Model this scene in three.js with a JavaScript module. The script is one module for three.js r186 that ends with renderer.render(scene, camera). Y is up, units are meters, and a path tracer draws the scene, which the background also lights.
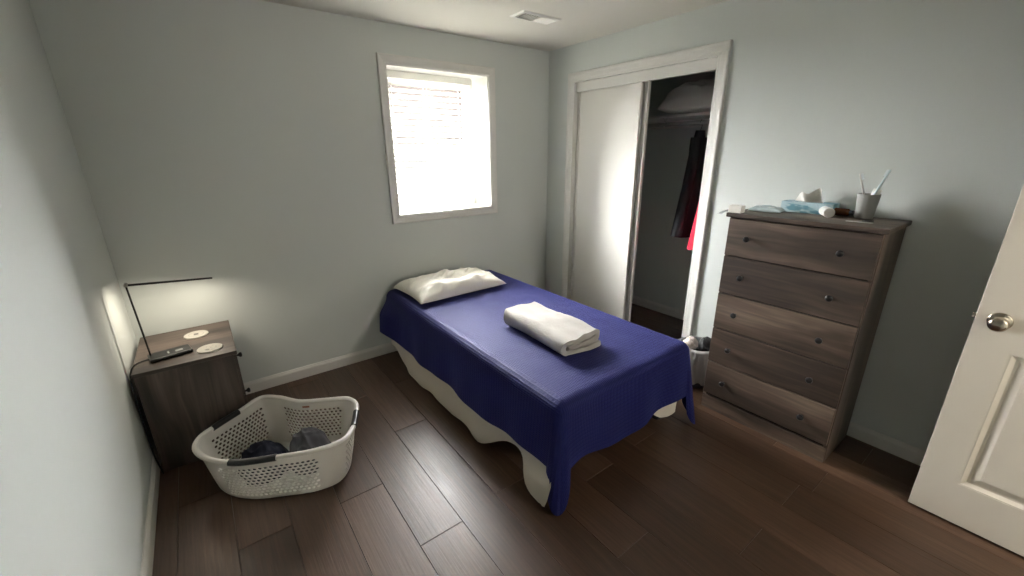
import * as THREE from 'three';
import { mergeGeometries, mergeVertices, toCreasedNormals } from 'three/addons/utils/BufferGeometryUtils.js';
import { RoundedBoxGeometry } from 'three/addons/geometries/RoundedBoxGeometry.js';
import { RectAreaLightUniformsLib } from 'three/addons/lights/RectAreaLightUniformsLib.js';

// ------------------------------------------------------------------ camera, sky, light, exposure
RectAreaLightUniformsLib.init();
const scene = new THREE.Scene();
const renderer = new THREE.WebGLRenderer({ antialias: true });
renderer.toneMapping = THREE.LinearToneMapping;
renderer.toneMappingExposure = 1.13;
renderer.shadowMap.enabled = true;
const W = 3.062, H = 2.317, D = 3.63, CX = 3.86;      // room width, height, depth; back of the closet
const camera = new THREE.PerspectiveCamera(2 * Math.atan(288 / 414.0) * 180 / Math.PI, 1024 / 576, 0.02, 200);
{
  const a = 0.3162, b = 0.643, c = -0.0087;
  const f = new THREE.Vector3(Math.sin(b) * Math.cos(a), -Math.sin(a), -Math.cos(b) * Math.cos(a));
  const r = new THREE.Vector3(Math.cos(b), 0, Math.sin(b)), u = r.clone().cross(f);
  const r2 = r.clone().multiplyScalar(Math.cos(c)).addScaledVector(u, Math.sin(c));
  const u2 = r.clone().multiplyScalar(-Math.sin(c)).addScaledVector(u, Math.cos(c));
  camera.position.set(0.4162, 1.5036, 2.9725);
  camera.quaternion.setFromRotationMatrix(new THREE.Matrix4().makeBasis(r2, u2, f.clone().negate()));
}
scene.background = new THREE.Color().setRGB(1.0, 1.0, 1.0);   // even overcast sky
scene.backgroundIntensity = 14;
{ // bright hazy sun behind thin cloud, shining in through the window: a wide, soft source
  const sun = new THREE.DirectionalLight(0xfdfcfb, 262), el = 0.3, az = -0.13;
  sun.position.set(2 - Math.sin(az) * Math.cos(el) * 12, 1.5 + Math.sin(el) * 12, -Math.cos(az) * Math.cos(el) * 12); sun.target.position.set(2, 1.5, 0);
  sun.castShadow = true; sun.shadow.radius = 208; sun.shadow.mapSize.set(2048, 2048); Object.assign(sun.shadow.camera, { left: -5, right: 5, top: 5, bottom: -5, near: 0.5, far: 25 });
  scene.add(sun, sun.target);
}

// ------------------------------------------------------------------ helpers
function rng(seed) { let s = seed >>> 0; return () => { s = (s + 0x6D2B79F5) >>> 0; let t = s; t = Math.imul(t ^ (t >>> 15), t | 1); t ^= t + Math.imul(t ^ (t >>> 7), t | 61); return ((t ^ (t >>> 14)) >>> 0) / 4294967296; }; }
const hash = (x, y, s) => { let h = Math.imul(x, 374761393) ^ Math.imul(y, 668265263) ^ Math.imul(s, 2246822519); h = Math.imul(h ^ (h >>> 13), 1274126177); return ((h ^ (h >>> 16)) >>> 0) / 4294967296; };
const sm = (t) => t * t * (3 - 2 * t);
const clamp = (v, a = 0, b = 1) => Math.min(b, Math.max(a, v));
const ss = (a, b, v) => sm(clamp((v - a) / (b - a)));
const lerp = (a, b, t) => a + (b - a) * t;
function vn(x, y, s = 0, px = 0, py = 0) {       // value noise, optionally periodic
  const xi = Math.floor(x), yi = Math.floor(y), fx = sm(x - xi), fy = sm(y - yi);
  const wx = (v) => px ? ((v % px) + px) % px : v, wy = (v) => py ? ((v % py) + py) % py : v;
  const g = (i, j) => hash(wx(xi + i), wy(yi + j), s);
  return lerp(lerp(g(0, 0), g(1, 0), fx), lerp(g(0, 1), g(1, 1), fx), fy);
}
function fbm(x, y, s, o = 4, px = 0, py = 0) { let a = 0.5, v = 0, n = 0; for (let i = 0; i < o; i++) { v += a * vn(x, y, s + i * 17, px, py); n += a; a *= 0.5; x *= 2; y *= 2; px *= 2; py *= 2; } return v / n; }
const used = {};
function numbered(n) { if (!(n in used)) { used[n] = 0; return n; } used[n]++; return n + '_' + String(used[n]).padStart(3, '0'); }
function merge(gs) { gs = Array.isArray(gs) ? gs : [gs]; gs = gs.map((g) => { let h = g.index ? g.toNonIndexed() : g; for (const k of Object.keys(h.attributes)) if (!['position', 'normal', 'uv'].includes(k)) h.deleteAttribute(k); if (!h.attributes.uv) h.setAttribute('uv', new THREE.BufferAttribute(new Float32Array(h.attributes.position.count * 2), 2)); return h; }); return gs.length === 1 ? gs[0] : mergeGeometries(gs); }
function obj(name, geos, m, parent = scene) {
  const o = new THREE.Mesh(Array.isArray(geos) ? merge(geos) : geos, m); o.castShadow = o.receiveShadow = true;
  o.name = parent === scene ? numbered(name) : name; parent.add(o); return o;
}
function tag(o, label, category, group) { o.userData.label = label; if (category) o.userData.category = category; if (group) o.userData.group = group; return o; }
function thing(name, label, category, [x, y, z] = [0, 0, 0], turn = 0, group) { const o = new THREE.Group(); o.name = numbered(name); scene.add(o); o.position.set(x, y, z); o.rotation.y = turn; return tag(o, label, category, group); }
function struct(name, geos, m, label, category) { const o = geos ? obj(name, geos, m) : new THREE.Group(); if (!geos) { o.name = numbered(name); scene.add(o); } o.userData.kind = 'structure'; if (label) tag(o, label, category); return o; }
const V = (x, y, z) => new THREE.Vector3(x, y, z);
function bx(x0, x1, y0, y1, z0, z1) { return new THREE.BoxGeometry(x1 - x0, y1 - y0, z1 - z0).translate((x0 + x1) / 2, (y0 + y1) / 2, (z0 + z1) / 2); }
function rb(x0, x1, y0, y1, z0, z1, r = 0.004, s = 2) { return new RoundedBoxGeometry(x1 - x0, y1 - y0, z1 - z0, s, Math.min(r, (x1 - x0) / 2.01, (y1 - y0) / 2.01, (z1 - z0) / 2.01)).translate((x0 + x1) / 2, (y0 + y1) / 2, (z0 + z1) / 2); }
function tube(pts, r, seg = 24, rad = 8, closed = false) { return new THREE.TubeGeometry(new THREE.CatmullRomCurve3(pts.map((p) => p.isVector3 ? p : V(...p)), closed), seg, r, rad, closed); }
function rod(a, b, r, rad = 12) { a = V(...a); b = V(...b); const d = b.clone().sub(a), g = new THREE.CylinderGeometry(r, r, d.length(), rad); g.applyQuaternion(new THREE.Quaternion().setFromUnitVectors(V(0, 1, 0), d.clone().normalize())); return g.translate(...a.add(b).multiplyScalar(0.5).toArray()); }
function bar(a, b, w, h, up = V(0, 1, 0)) {      // flat bar from a to b
  a = V(...a); b = V(...b); const d = b.clone().sub(a), l = d.length(); d.normalize(); const s = d.clone().cross(up).normalize(), n = s.clone().cross(d);
  const g = new RoundedBoxGeometry(l, h, w, 2, Math.min(w, h) * 0.3); g.applyMatrix4(new THREE.Matrix4().makeBasis(d, n, s)); return g.translate(...a.add(b).multiplyScalar(0.5).toArray());
}
function gridGeo(nu, nv, fn, uvfn, flip = false) {      // (nu+1)*(nv+1) vertices
  const p = [], t = [], ix = [];
  for (let j = 0; j <= nv; j++) for (let i = 0; i <= nu; i++) { const q = fn(i / nu, j / nv, i, j); p.push(...q); t.push(...(uvfn ? uvfn(i / nu, j / nv, q) : [i / nu, j / nv])); }
  for (let j = 0; j < nv; j++) for (let i = 0; i < nu; i++) { const a = j * (nu + 1) + i, b = a + 1, c = a + nu + 1, d = c + 1; if (flip) ix.push(a, c, b, b, c, d); else ix.push(a, b, c, b, d, c); }
  const g = new THREE.BufferGeometry(); g.setAttribute('position', new THREE.Float32BufferAttribute(p, 3)); g.setAttribute('uv', new THREE.Float32BufferAttribute(t, 2)); g.setIndex(ix); g.computeVertexNormals(); return g;
}
// moulding swept round a path of corners; dirs = mitre direction at each corner; profile = [outward, proud] pairs; place(x, y, h) -> world
function sweepFrame(corners, dirs, closed, profile, place) {
  const gs = [], n = corners.length;
  for (let i = 0; i < (closed ? n : n - 1); i++) {
    const j = (i + 1) % n, pos = [], ix = [];
    const at = (k, [o, h]) => place(corners[k][0] + dirs[k][0] * o, corners[k][1] + dirs[k][1] * o, h);
    for (let q = 0; q < profile.length - 1; q++) { const a = at(i, profile[q]), b = at(j, profile[q]), c = at(j, profile[q + 1]), d = at(i, profile[q + 1]); const s = pos.length / 3; pos.push(...a, ...b, ...c, ...d); ix.push(s, s + 1, s + 2, s, s + 2, s + 3); }
    const g = new THREE.BufferGeometry(); g.setAttribute('position', new THREE.Float32BufferAttribute(pos, 3)); g.setIndex(ix); const h = g.toNonIndexed(); h.computeVertexNormals(); gs.push(h);
  }
  return gs;
}
function profileRun(pts, profile, place) { return sweepFrame(pts, pts.map(() => [0, 0]), false, profile, place); }
function boxUV(g, grain, sx, sy, ox = 0, oy = 0) {       // uv in metres; v runs along the grain axis (0 x, 1 y, 2 z)
  g = g.index ? g.toNonIndexed() : g; const p = g.attributes.position, n = g.attributes.normal, uv = new Float32Array(p.count * 2);
  for (let i = 0; i < p.count; i += 3) {
    const nn = [0, 1, 2].map((k) => Math.abs(n.getComponent(i, k) + n.getComponent(i + 1, k) + n.getComponent(i + 2, k)));
    const d = nn.indexOf(Math.max(...nn)); let v = grain, u; if (d === grain) { [u, v] = [0, 1, 2].filter((k) => k !== d); } else u = [0, 1, 2].find((k) => k !== d && k !== grain);
    for (let q = i; q < i + 3; q++) { uv[q * 2] = p.getComponent(q, u) / sx + ox; uv[q * 2 + 1] = p.getComponent(q, v) / sy + oy; }
  }
  g.setAttribute('uv', new THREE.BufferAttribute(uv, 2)); return g;
}
function tex(w, h, fn, srgb = true) {
  const d = new Uint8Array(w * h * 4);
  for (let y = 0; y < h; y++) for (let x = 0; x < w; x++) { const c = fn(x / w, y / h, x, y), k = (y * w + x) * 4; if (typeof c === 'number') d[k] = d[k + 1] = d[k + 2] = clamp(c) * 255; else { d[k] = clamp(c[0], 0, 255); d[k + 1] = clamp(c[1], 0, 255); d[k + 2] = clamp(c[2], 0, 255); } d[k + 3] = 255; }
  const t = new THREE.DataTexture(d, w, h); t.wrapS = t.wrapT = THREE.RepeatWrapping; t.magFilter = THREE.LinearFilter; t.minFilter = THREE.LinearMipmapLinearFilter; t.generateMipmaps = true; if (srgb) t.colorSpace = THREE.SRGBColorSpace; t.needsUpdate = true; return t;
}
const mix3 = (a, b, t) => [lerp(a[0], b[0], t), lerp(a[1], b[1], t), lerp(a[2], b[2], t)];
const std = (o) => new THREE.MeshStandardMaterial(o);

// ------------------------------------------------------------------ materials
const M = {};
{
  const wallBump = tex(256, 256, (u, v) => fbm(u * 48, v * 48, 5, 3, 48, 48), false);
  M.wall = std({ color: 0xd1d6d2, roughness: 0.72, bumpMap: wallBump, bumpScale: 0.0004 });
  M.ceiling = std({ color: 0xdad8d0, roughness: 0.9 });
  M.trim = std({ color: 0xdcdbd6, roughness: 0.42 });
  M.closetDoor = std({ color: 0xdcdad3, roughness: 0.62 });
  M.roomDoor = std({ color: 0xd8d0c3, roughness: 0.5 });
  M.vinyl = std({ color: 0xf0f0ec, roughness: 0.4 });
  M.slat = new THREE.MeshPhysicalMaterial({ color: 0xf2f1ec, roughness: 0.9, transmission: 0.3, thickness: 0 });
  M.nickel = std({ color: 0xb0a698, roughness: 0.22, metalness: 1 });
  M.aluminium = std({ color: 0xb4b4b0, roughness: 0.4, metalness: 0.6 });
  M.darkMetal = std({ color: 0x1a1a1c, roughness: 0.45, metalness: 0.4 });
  M.black = std({ color: 0x0c0c0d, roughness: 0.35 });
  M.glass = new THREE.MeshPhysicalMaterial({ color: 0xffffff, transmission: 1, thickness: 0, roughness: 0, ior: 1.45 });
  // floor planks
  const plankTex = (seed, light, dark) => tex(256, 1024, (u, v) => {
    const w = fbm(u * 3, v * 4, seed, 3, 3, 4);
    const g = fbm(u * 22 + w * 3, v * 6, seed + 3, 4, 22, 6);
    const fine = fbm(u * 110, v * 14, seed + 9, 3, 110, 14);
    let c = mix3(dark, light, clamp(0.15 + 0.75 * g + 0.35 * (w - 0.5)));
    const pore = ss(0.66, 0.8, fine) * 0.3;
    c = mix3(c, [34, 24, 18], pore); return c.map((k) => k * (0.94 + 0.12 * fine));
  });
  const plankRough = tex(128, 512, (u, v) => 0.31 + 0.2 * fbm(u * 40, v * 8, 91, 3, 40, 8), false);
  const plankBump = tex(128, 512, (u, v) => fbm(u * 50, v * 9, 92, 3, 50, 9), false);
  M.planks = [[11, [92, 69, 53], [56, 39, 28]], [23, [85, 63, 47], [50, 35, 25]], [37, [99, 76, 60], [62, 44, 33]], [53, [80, 58, 43], [46, 32, 23]]].map(([s, l, d]) => std({ map: plankTex(s, l, d), roughnessMap: plankRough, roughness: 1, bumpMap: plankBump, bumpScale: 0.0004 }));
  M.underfloor = std({ color: 0x1c1410, roughness: 0.9 });
  // rustic furniture laminate
  const rustic = (seed, light, mid, dark) => tex(512, 1024, (u, v) => {
    const w = fbm(u * 3, v * 3, seed, 3, 3, 3);
    const band = fbm(u * 7 + w * 1.2, v * 2, seed + 5, 3, 7, 2);
    const g = fbm(u * 60 + w * 5, v * 5, seed + 7, 4, 60, 5);
    const knot = ss(0.6, 0.85, fbm(u * 6, v * 5, seed + 31, 3, 6, 5));
    let c = mix3(dark, mid, ss(0.3, 0.6, band)); c = mix3(c, light, ss(0.5, 0.8, band) * 0.8);
    c = mix3(c, dark, knot * 0.6); const k = 0.78 + 0.44 * g; return c.map((q) => q * k);
  });
  const rt = rustic(101, [122, 106, 92], [92, 77, 66], [58, 47, 40]);
  M.dresser = std({ map: rt, roughness: 0.5 });
  M.nightstand = std({ map: rustic(207, [98, 85, 76], [74, 63, 56], [46, 38, 34]), roughness: 0.42 });
  M.gap = std({ color: 0x17120f, roughness: 0.9 });
  // fabrics
  const waffle = tex(256, 256, (u, v) => { const a = Math.abs(Math.sin(u * Math.PI * 16)), b = Math.abs(Math.sin(v * Math.PI * 8)); return clamp(0.25 + 0.75 * Math.pow(a, 0.5) * Math.pow(b, 0.35)) * 0.85 + 0.15 * fbm(u * 64, v * 64, 3, 2, 64, 64); }, false);
  const waffleCol = tex(256, 256, (u, v) => { const a = Math.abs(Math.sin(u * Math.PI * 16)), b = Math.abs(Math.sin(v * Math.PI * 8)), k = 0.86 + 0.14 * Math.pow(a, 0.5) * Math.pow(b, 0.35) + 0.1 * (fbm(u * 50, v * 50, 8, 2, 50, 50) - 0.5); return [25 * k, 29 * k, 84 * k]; });
  M.coverlet = new THREE.MeshPhysicalMaterial({ map: waffleCol, bumpMap: waffle, bumpScale: 0.0025, roughness: 0.66, specularIntensity: 0.85, specularColor: new THREE.Color(0xb4b8f4), sheen: 0.85, sheenRoughness: 0.5, sheenColor: new THREE.Color(0x7f84d6), side: THREE.DoubleSide });
  const weave = tex(128, 128, (u, v) => fbm(u * 40, v * 40, 71, 3, 40, 40), false);
  M.sheet = std({ color: 0xcfc8ba, roughness: 0.95, bumpMap: weave, bumpScale: 0.0006, side: THREE.DoubleSide });
  M.pillow = std({ color: 0xf0ece2, roughness: 0.92, bumpMap: weave, bumpScale: 0.0006 });
  const terry = tex(256, 256, (u, v) => fbm(u * 90, v * 90, 77, 2, 90, 90) * 0.8 + 0.2 * fbm(u * 12, v * 12, 78, 2, 12, 12), false);
  M.towel = std({ color: 0xb0aca5, roughness: 1, bumpMap: terry, bumpScale: 0.003 });
  M.mattress = std({ color: 0xc9c6c0, roughness: 0.9 });
  M.plasticWhite = new THREE.MeshPhysicalMaterial({ color: 0xf3f0ea, roughness: 0.5, transmission: 0.4, thickness: 0, side: THREE.DoubleSide });
  M.blackCloth = std({ color: 0x16161c, roughness: 0.95 });
  M.navyCloth = std({ color: 0x141729, roughness: 0.95 });
  M.greyCloth = std({ color: 0x4b4b4f, roughness: 0.95 });
  M.redCloth = std({ color: 0xd81a3c, roughness: 0.85 });
  M.jacket = std({ color: 0x12121a, roughness: 0.8 });
}

// ------------------------------------------------------------------ room shell
const wx0 = 1.597, wx1 = 2.43, wy0 = 1.06, wy1 = 2.08;          // window opening
const kz0 = 0.315, kz1 = 1.515, ky = 2.045;                     // closet opening
const WB = -0.30;                                               // outer face of the back wall
struct('wall_back', [bx(-0.12, wx0, -0.1, H, WB, 0), bx(wx1, CX + 0.1, -0.1, H, WB, 0), bx(wx0, wx1, -0.1, wy0, WB, 0), bx(wx0, wx1, wy1, H, WB, 0)], M.wall, 'pale grey-blue painted back wall around the window', 'wall');
struct('wall_left', bx(-0.12, 0, -0.1, H, 0, D), M.wall, 'pale grey-blue painted wall beside the nightstand', 'wall');
struct('wall_right', [bx(W, W + 0.1, -0.1, H, 0, kz0), bx(W, W + 0.1, -0.1, H, kz1, D), bx(W, W + 0.1, ky, H, kz0, kz1)], M.wall, 'pale grey-blue painted wall with the closet opening, behind the dresser', 'wall');
const dx0 = 1.90, dx1 = 2.70;                                   // doorway in the front wall, behind the camera
struct('wall_front', [bx(-0.12, dx0, -0.1, H, D, D + 0.12), bx(dx1, W + 0.1, -0.1, H, D, D + 0.12), bx(dx0, dx1, 2.05, H, D, D + 0.12)], M.wall, 'pale grey-blue painted wall with the doorway, behind the viewer', 'wall');
struct('ceiling', bx(-0.12, CX + 0.1, H, H + 0.1, WB, D + 1.5), M.ceiling, 'plain white painted ceiling', 'ceiling');
struct('wall_closet_back', bx(CX, CX + 0.1, -0.1, H, 0, 1.92), M.wall, 'shaded painted back wall inside the closet', 'wall');
struct('wall_closet_end', bx(W + 0.1, CX, -0.1, H, 1.82, 1.92), M.wall, 'painted end wall inside the closet', 'wall');
struct('wall_hall', [bx(dx0 - 0.5, dx0 - 0.4, -0.1, H, D + 0.12, D + 1.5), bx(dx1 + 0.4, dx1 + 0.5, -0.1, H, D + 0.12, D + 1.5), bx(dx0 - 0.5, dx1 + 0.5, -0.1, H, D + 1.4, D + 1.5)], M.wall, 'painted walls of the short hall beyond the doorway', 'wall');

// floor of separate planks on a dark sub-floor
{
  const floor = struct('floor', bx(-0.12, CX + 0.1, -0.1, -0.012, WB, D + 1.5), M.underfloor, 'dark brown wood plank floor', 'floor');
  const R = rng(4), PW = 0.196, g = 0.0006, known = { 4: 1.735, 3: 1.317, 1: 1.31, 9: 2.53, 8: 1.9, 7: 2.25, 10: 3.1, 2: 0.72, 0: 0.9, 5: 0.98 };
  function plank(x0, x1, z0, z1, m) {
    const c = 0.0010, w = x1 - x0, d = z1 - z0, h = 0.012, pos = [], uv = [], ix = [], ou = R(), ov = R(), fl = R() < 0.5 ? 1 : -1;
    const q = (...P) => { const s = pos.length / 3; for (const p of P) { pos.push(...p); uv.push(ou + p[0] / PW, ov + fl * p[2] / 1.25); } ix.push(s, s + 1, s + 2, s, s + 2, s + 3); };
    const a = [x0 + g, x1 - g, z0 + g, z1 - g], t = [a[0] + c, a[1] - c, a[2] + c, a[3] - c], y0 = -h, y1 = -c, y2 = 0;
    const ring = (r, y) => [[r[0], y, r[3]], [r[1], y, r[3]], [r[1], y, r[2]], [r[0], y, r[2]]], r0 = ring(a, y0), r1 = ring(a, y1), r2 = ring(t, y2);
    for (let i = 0; i < 4; i++) { const j = (i + 1) % 4; q(r0[i], r0[j], r1[j], r1[i]); q(r1[i], r1[j], r2[j], r2[i]); }
    q(...r2);
    const ge = new THREE.BufferGeometry(); ge.setAttribute('position', new THREE.Float32BufferAttribute(pos, 3)); ge.setAttribute('uv', new THREE.Float32BufferAttribute(uv, 2)); ge.setIndex(ix); const f = ge.toNonIndexed(); f.computeVertexNormals();
    obj('plank', f, m, floor);
  }
  let last = -1;
  for (let k = -1; 0.087 + PW * k < CX; k++) {
    const x0 = Math.max(0, 0.087 + PW * k), x1 = Math.min(CX, 0.087 + PW * (k + 1)), L = 1.22;
    let z = (known[k] ?? R() * 1.2 + 0.5); while (z > 0) z -= L;
    const zEnd = x0 > W ? 1.82 : D;
    for (; z < zEnd; z += L) { const a = Math.max(z, 0), b = Math.min(z + L, zEnd); if (b - a < 0.02) continue; let m = Math.floor(R() * 4); if (m === last) m = (m + 1) % 4; last = m; plank(x0, x1, a, b, M.planks[m]); }
  }
  for (let k = 0; k < 10; k++) plank(dx0 - 0.5 + k * 0.196, dx0 - 0.5 + (k + 1) * 0.196, D, D + 1.4, M.planks[k % 4]);
}

// baseboards
{
  const prof = [[0, 0.013], [0.058, 0.013], [0.066, 0.011], [0.074, 0.006], [0.08, 0.004], [0.082, 0]];      // [height, proud]
  const run = (name, a, b, n, label) => { const gs = []; const A = V(a[0], 0, a[1]), B = V(b[0], 0, b[1]), N = V(n[0], 0, n[1]); for (let i = 0; i < prof.length - 1; i++) { const P = (p, q) => p.clone().addScaledVector(N, q[1]).setY(q[0]).toArray(); const g = new THREE.BufferGeometry(); g.setAttribute('position', new THREE.Float32BufferAttribute([...P(A, prof[i]), ...P(B, prof[i]), ...P(B, prof[i + 1]), ...P(A, prof[i + 1])], 3)); g.setIndex([0, 1, 2, 0, 2, 3]); const h = g.toNonIndexed(); h.computeVertexNormals(); gs.push(h); }
    for (const E of [A, B]) { const s = new THREE.BufferGeometry(), pts = prof.map((q) => E.clone().addScaledVector(N, q[1]).setY(q[0])), c = []; for (let i = 1; i < pts.length - 1; i++) c.push(...E.clone().toArray(), ...pts[i].toArray(), ...pts[i + 1].toArray()); c.push(...E.toArray(), ...pts[0].toArray(), ...pts[1].toArray()); s.setAttribute('position', new THREE.Float32BufferAttribute(c, 3)); s.computeVertexNormals(); gs.push(s); }
    struct(name, gs, M.trim, label, 'baseboard'); };
  run('baseboard_back', [0, 0], [W, 0], [0, 1], 'white baseboard along the back wall under the window');
  run('baseboard_left', [0, 0], [0, D], [1, 0], 'white baseboard along the left wall');
  run('baseboard_right', [W, 1.582], [W, D], [-1, 0], 'white baseboard along the right wall behind the dresser');
  run('baseboard_corner', [W, 0], [W, 0.248], [-1, 0], 'short white baseboard between the corner and the closet');
  run('baseboard_closet', [CX, 0], [CX, 1.82], [-1, 0], 'shaded baseboard at the back of the closet');
}

// window: casing, reveal, sashes, glass
{
  const win = struct('window_1', null, null, 'white framed sash window deep in the back wall', 'window');
  const cor = [[wx0, wy0], [wx1, wy0], [wx1, wy1], [wx0, wy1]], dir = [[-1, -1], [1, -1], [1, 1], [-1, 1]];
  obj('casing', sweepFrame(cor, dir, true, [[-0.006, -0.01], [-0.006, 0.011], [0, 0.013], [0.012, 0.012], [0.034, 0.017], [0.044, 0.021], [0.05, 0.021], [0.052, 0.018], [0.052, 0]], (x, y, h) => [x, y, h]), M.trim, win);
  const z0 = -0.285, j = 0.012;
  obj('reveal', [bx(wx0, wx0 + j, wy0, wy1, z0, 0.001), bx(wx1 - j, wx1, wy0, wy1, z0, 0.001), bx(wx0 + j, wx1 - j, wy1 - j, wy1, z0, 0.001), bx(wx0 + j, wx1 - j, wy0, wy0 + j, z0, 0.001)], M.trim, win);
  const a = wx0 + j, b = wx1 - j, c = wy0 + j, d = wy1 - j, f = 0.03, mid = 1.51;
  const frame = (x0, x1, y0, y1, zz0, zz1, w) => [rb(x0, x0 + w, y0, y1, zz0, zz1, 0.003), rb(x1 - w, x1, y0, y1, zz0, zz1, 0.003), rb(x0 + w, x1 - w, y0, y0 + w, zz0, zz1, 0.003), rb(x0 + w, x1 - w, y1 - w, y1, zz0, zz1, 0.003)];
  obj('window_frame', frame(a, b, c, d, -0.29, -0.225, f), M.vinyl, win);
  const low = obj('sash', frame(a + f, b - f, c + f, mid + 0.02, -0.255, -0.23, 0.042), M.vinyl, win);
  const up = obj('sash', frame(a + f, b - f, mid - 0.02, d - f, -0.283, -0.258, 0.04), M.vinyl, win);
  obj('pane', bx(a + f + 0.042, b - f - 0.042, c + f + 0.042, mid - 0.022, -0.244, -0.241), M.glass, low);
  obj('pane', bx(a + f + 0.04, b - f - 0.04, mid + 0.02, d - f - 0.04, -0.272, -0.269), M.glass, up);
}

// closet casing, header, sliding doors
{
  const t = struct('trim_1', null, null, 'white moulded casing round the closet opening', 'trim');
  obj('casing', sweepFrame([[kz0, 0], [kz0, ky], [kz1, ky], [kz1, 0]], [[-1, 0], [-1, 1], [1, 1], [1, 0]], false, [[-0.008, -0.1], [-0.008, 0.009], [-0.003, 0.012], [0.01, 0.012], [0.016, 0.015], [0.04, 0.016], [0.05, 0.02], [0.06, 0.02], [0.064, 0.016], [0.064, 0]], (z, y, h) => [W - h, y, z]), M.trim, t);
  obj('header_fascia', [rb(W + 0.012, W + 0.026, 1.966, ky, kz0 + 0.008, kz1 - 0.008, 0.003), bx(W + 0.03, W + 0.095, 2.02, ky, kz0, kz1)], M.trim, t);
  const sliding = (name, x, z0, z1, label) => {
    const g = struct(name, null, null, label, 'door');
    obj('door_panel', bx(x, x + 0.014, 0.014, 2.0, z0 + 0.02, z1 - 0.02), M.closetDoor, g);
    for (const [p, q] of [[z0, z0 + 0.022], [z1 - 0.022, z1]]) obj('edge_stile', [rb(x - 0.006, x + 0.02, 0.01, 2.005, p, q, 0.005, 3)], M.closetDoor, g);
    return g;
  };
  sliding('door_2', W + 0.04, kz0 + 0.009, 0.947, 'white sliding closet door panel in front, at the left half');
  sliding('door_3', W + 0.072, kz0 + 0.03, 0.985, 'white sliding closet door just behind the front panel, only its edge showing');
}

// room door, open along the right wall
{
  const g = struct('door_1', null, null, 'off-white panelled room door standing open in front of the dresser wall', 'door');
  const x = 2.69, T = 0.035, z0 = 2.862, z1 = 3.622, y0 = 0.012, y1 = 2.03;
  const panels = [[z0 + 0.115, z1 - 0.115, 0.197, 0.788], [z0 + 0.115, z1 - 0.115, 0.974, 1.91]];
  const s = new THREE.Shape([[z0, y0], [z1, y0], [z1, y1], [z0, y1]].map(([a, b]) => new THREE.Vector2(a, b)));
  for (const [a, b, c, d] of panels) s.holes.push(new THREE.Path([[a, c], [a, d], [b, d], [b, c]].map(([p, q]) => new THREE.Vector2(p, q))));
  const e = new THREE.ExtrudeGeometry(s, { depth: T - 0.004, bevelEnabled: true, bevelThickness: 0.002, bevelSize: 0.0015, bevelOffset: -0.0015, bevelSegments: 2 });
  e.applyMatrix4(new THREE.Matrix4().set(0, 0, 1, x + 0.002, 0, 1, 0, 0, -1, 0, 0, 0, 0, 0, 0, 1));
  e.applyMatrix4(new THREE.Matrix4().makeScale(1, 1, -1));
  // mirrored: flip winding
  const idx = e.index; if (!idx) { const p = e.attributes.position, n = e.attributes.normal; for (let i = 0; i < p.count; i += 3) for (const A of [p, n, e.attributes.uv]) for (let k = 0; k < A.itemSize; k++) { const q = A.getComponent(i + 1, k); A.setComponent(i + 1, k, A.getComponent(i + 2, k)); A.setComponent(i + 2, k, q); } }
  obj('door_slab', e, M.roomDoor, g);
  for (const [a, b, c, d] of panels) {
    const gs = [];
    for (const side of [0, 1]) {
      const place = (zz, y, h) => [side ? x + T - 0.0 + h : x - h, y, zz];
      gs.push(...sweepFrame([[a, c], [b, c], [b, d], [a, d]], [[1, 1], [-1, 1], [-1, -1], [1, -1]], true, [[-0.002, -0.001], [0.004, -0.001], [0.012, -0.007], [0.018, -0.011], [0.026, -0.011], [0.05, -0.004], [0.058, -0.0035]], place));
      const hx = side ? x + T - 0.0035 : x + 0.0035;
      gs.push(bx(hx - 0.0005, hx + 0.0005, c + 0.056, d - 0.056, a + 0.056, b - 0.056));
    }
    obj('panel', gs, M.roomDoor, g);
  }
  const lathe = new THREE.LatheGeometry([[0, 0], [0.032, 0], [0.033, 0.003], [0.029, 0.008], [0.013, 0.011], [0.011, 0.028], [0.013, 0.032], [0.024, 0.038], [0.0275, 0.048], [0.026, 0.058], [0.019, 0.065], [0.008, 0.0675], [0, 0.068]].map(([r, h]) => new THREE.Vector2(r, h)), 40);
  for (const sgn of [-1, 1]) { const k = lathe.clone().rotateZ(sgn < 0 ? Math.PI / 2 : -Math.PI / 2).translate(sgn < 0 ? x : x + T, 0.9, z0 + 0.062); tag(obj('knob', k, M.nickel, g), 'round brushed nickel door knob'); }
  obj('latch', [rb(x + 0.006, x + 0.029, 0.872, 0.928, z0 - 0.001, z0 + 0.002, 0.001), rb(x + 0.011, x + 0.024, 0.89, 0.91, z0 - 0.011, z0 + 0.001, 0.003)], M.nickel, g);
}

// hall lamp beyond the open doorway: light spills into the room from behind the viewer
{
  const l = thing('hall_lamp', 'round white globe lamp on the hall wall beyond the doorway', 'lamp', [2.3, 1.72, D + 0.9]);
  obj('globe', new THREE.SphereGeometry(0.14, 32, 24), std({ color: 0xffffff, emissive: 0xffe9c8, emissiveIntensity: 4 }), l);
  obj('bracket', [rod([0, 0, 0.12], [0, 0, 0.499], 0.012), new THREE.CylinderGeometry(0.05, 0.05, 0.02, 24).rotateX(Math.PI / 2).translate(0, 0, 0.488)], M.nickel, l);
  const p = new THREE.PointLight(0xfff6ea, 5.2, 0, 2); p.castShadow = true; p.shadow.radius = 7; l.add(p);
}

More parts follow.
